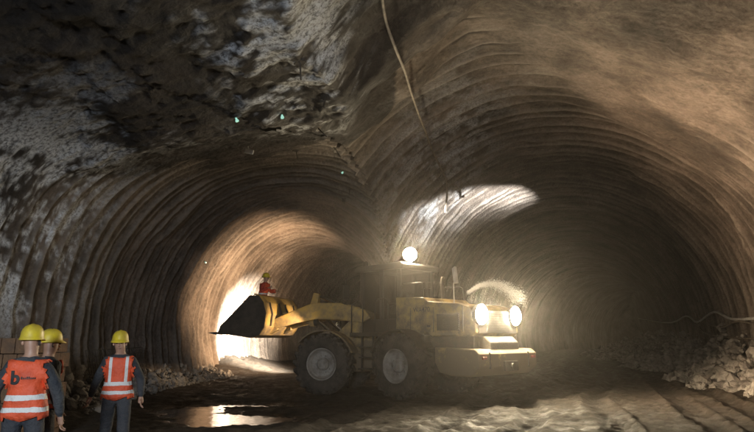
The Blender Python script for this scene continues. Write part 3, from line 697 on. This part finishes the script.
for a,b_ in ((282,115),(343,172),(205,262),(236,118)):
    p,n=hit(a,b_); c=MB(); c.tube([p-n*.03,p+n*.05],.02,6); c.tube([p+n*.05,p+n*.08],.035,12); o=c.build('survey_target',M_targ_glow); tag(o,'small pale survey target fixed to the shotcrete','survey target','survey targets on the vault')
p,n=hit(248,146); c=MB(); c.box((-.12,-.02,-.06),(.12,.02,.06),Matrix.Translation(p+n*.16)@Matrix.Rotation(.2,4,'Y')); c.tube([p-n*.03,p+n*.16],.015,6); o=c.build('marker_plate',M_whitep,bevel=.02); tag(o,'small white plate fixed under the rough ceiling','plate')
for k,(a,b_) in enumerate(((300,62),(318,128),(336,150),(350,188),(326,96),(344,200),(296,150))):
    p,n=hit(a,b_); d=n+Vector((.2,-.3,-.5)); d.normalize()
    c=MB(); Mr=Matrix.Translation(p)@d.to_track_quat('Z','Y').to_matrix().to_4x4()
    c.box((-.08,-.08,.0),(.08,.08,.02),Mr); c.tube([(0,0,-.1),(0,0,.35)],.015,8,Mr); o=c.build('rock_bolt',M_mud); tag(o,'steel rock bolt with plate sticking out of the shotcrete','rock bolt','rock bolts in the ceiling')
for k,(ps,r) in enumerate((([(640,318),(668,322),(690,316),(700,322),(716,312),(735,318),(770,318)],.06),([(690,300),(700,318),(722,327),(742,322),(775,330)],.045),([(697,310),(706,330),(728,336),(770,340)],.04),([(700,300),(703,315),(699,335),(706,350)],.04))):
    P_=[]
    for a,b_ in ps:
        p,n=hit(a,b_); P_.append(p+n*.25)
    Q_=[]
    for i in range(len(P_)-1):
        for j in range(5):
            u=j/5; p0=P_[max(i-1,0)];p1=P_[i];p2=P_[i+1];p3=P_[min(i+2,len(P_)-1)]
            Q_.append(.5*((2*p1)+(p2-p0)*u+(2*p0-5*p1+4*p2-p3)*u*u+(3*p1-p0-3*p2+p3)*u**3))
    Q_.append(P_[-1])
    c=MB(); c.tube(Q_,r,8); o=c.build('hose',M_whitep if k==0 else M_cable,smooth=True); tag(o,'pale service hose hung along the tunnel wall','hose','service hoses on the wall')
def meshpanel(s0,s1):
    c=MB(); hwv=float(A['hw'](np.array(s0)))
    def P3(s,u):
        t=-(hwv-.9)-.35*u; return (A['P'][0]+s*A['d'][0]+t*A['d'][1],A['P'][1]+s*A['d'][1]-t*A['d'][0],.1+1.3*u)
    n=14
    for i in range(n+1):
        s=s0+(s1-s0)*i/n; c.tube([P3(s,0),P3(s,1)],.010,5)
    for j in range(9): c.tube([P3(s0,j/8),P3(s1,j/8)],.010,5)
    o=c.build('steel_mesh_panel',M_mud); tag(o,'rusty welded steel mesh panel leaning on the ribbed wall','steel mesh','steel mesh panels')
meshpanel(-3.2,-1.0); meshpanel(-.7,1.6)
c=MB()
for i in range(6):
    for j in range(4):
        for k in range(7):
            x0=-6.7+i*.22+(k%2)*.05; y0=9.3+j*.3; c.box((x0,y0,.0+k*.245),(x0+.205,y0+.285,.235+k*.245))
o=c.build('block_stack',M_brick,bevel=.01); tag(o,'stack of brown hollow blocks beside the wall','block stack')
# unseen tripod lamp added behind the loader to light the side bore
fx,fy=-1.7,26.6; fz=gh(fx,fy)
fl=bpy.data.objects.new('added_tripod_lamp',None); COL.objects.link(fl); fl.location=(fx,fy,fz); tag(fl,'unseen tripod lamp added to light the side bore','floodlight')
t=MB()
for k in range(3):
    a=k*2.094; t.tube([(.5*math.cos(a),.5*math.sin(a),0),(0,0,1.1)],.02,6)
t.tube([(0,0,1.0),(0,0,1.7)],.025,8); t.build('tripod',M_steel,fl)
fd=Vector((-.62,.72,.12)).normalized(); Mh=Matrix.Translation((0,0,1.75))@fd.to_track_quat('Z','Y').to_matrix().to_4x4()
t=MB(); t.box((-.2,-.14,-.1),(.2,.14,.0),Mh); t.build('lamp_housing',M_blk,fl,bevel=.01)
t=MB(); t.box((-.18,-.12,.003),(.18,.12,.012),Mh); t.build('lens',M_lampw,fl)
fp=Vector((fx,fy,fz+1.75))+fd*.15
spot('added_tripod_light',fp,Vector((-.80,.46,.38)),7500,112,(1,.66,.38),.75,.12)
p,n=hit(236,338); spot('added_tripod_light',fp,p-fp,95000,52,(1,.90,.74),1,.12)  # second added spot for the white hot spot behind the bucket
for (a,b_),Wt,an in (((515,194),90000,7),((500,197),70000,9),((480,201),42000,12),((455,208),24000,15),((425,222),11000,20)):
    p,n=hit(a,b_); spot('ceiling_patch_spot',upP,p-upP,Wt,an,(1,.98,.92),1,.06)  # added spots without a lamp body make the bright ceiling patch
# ---------------------------------------------------------------- arc of fine pale specks standing in for a curved streak
speckm=mat('pale specks',(.9,.9,.88),(.85,.85,.83),5,.2)
mb=MB(); arc=[Vector(p) for p in ((-2.5,-1.1,3.12),(-2.9,-1.15,3.32),(-3.4,-1.2,3.36),(-3.8,-1.22,3.24),(-4.08,-1.25,3.02),(-4.22,-1.28,2.84))]
for i in range(8000):
    u=random.random()**1.15*(len(arc)-1.001); k=int(u); f_=u-k; p=arc[k].lerp(arc[k+1],f_); sg=.028+.018*u
    p=p+Vector((random.gauss(0,sg),random.gauss(0,sg),random.gauss(0,sg))); s=random.uniform(.003,.0075)
    mb.add([p+Vector((s,s,s)),p+Vector((s,-s,-s)),p+Vector((-s,s,-s)),p+Vector((-s,-s,s))],[(0,1,2),(0,3,1),(0,2,3),(1,3,2)])
o=mb.build('speck_arc',speckm,None,Matrix.Translation(LP)@R); o['kind']='stuff'; tag(o,'thin arc of pale specks above the lamps','water spray')
# ---------------------------------------------------------------- light
W=bpy.data.worlds.new('World'); S.world=W; W.use_nodes=True; nt=W.node_tree
sk=nt.nodes.new('ShaderNodeTexSky'); sk.sky_type='NISHITA'; sk.sun_disc=False; sk.sun_elevation=math.radians(5); sk.sun_rotation=math.radians(180)
nt.links.new(sk.outputs[0],nt.nodes['Background'].inputs[0]); nt.nodes['Background'].inputs[1].default_value=.02
vo=nt.nodes.new('ShaderNodeVolumeScatter'); vo.inputs['Density'].default_value=.0014; vo.inputs['Anisotropy'].default_value=.86; vo.inputs['Color'].default_value=(1,.93,.85,1)
nt.links.new(vo.outputs[0],nt.nodes['World Output'].inputs['Volume'])
def area(name,p,d,W_,size,col,spread=180):
    L=bpy.data.lights.new(name,'AREA'); L.energy=W_; L.size=size; L.color=col; L.spread=math.radians(spread)
    o=bpy.data.objects.new(name,L); COL.objects.link(o); o.location=p; o.rotation_euler=Vector(d).to_track_quat('-Z','Y').to_euler()
area('fill_area_light',(-1,-5,3.2),(-.36,1,-.03),430,1.2,(.84,.92,1),110)  # unseen cool fill added behind the camera
area('fill_area_light',(4,-3,3.0),(.36,1,.0),110,1.0,(1,.78,.55),110)  # unseen warm fill added behind the camera, right side
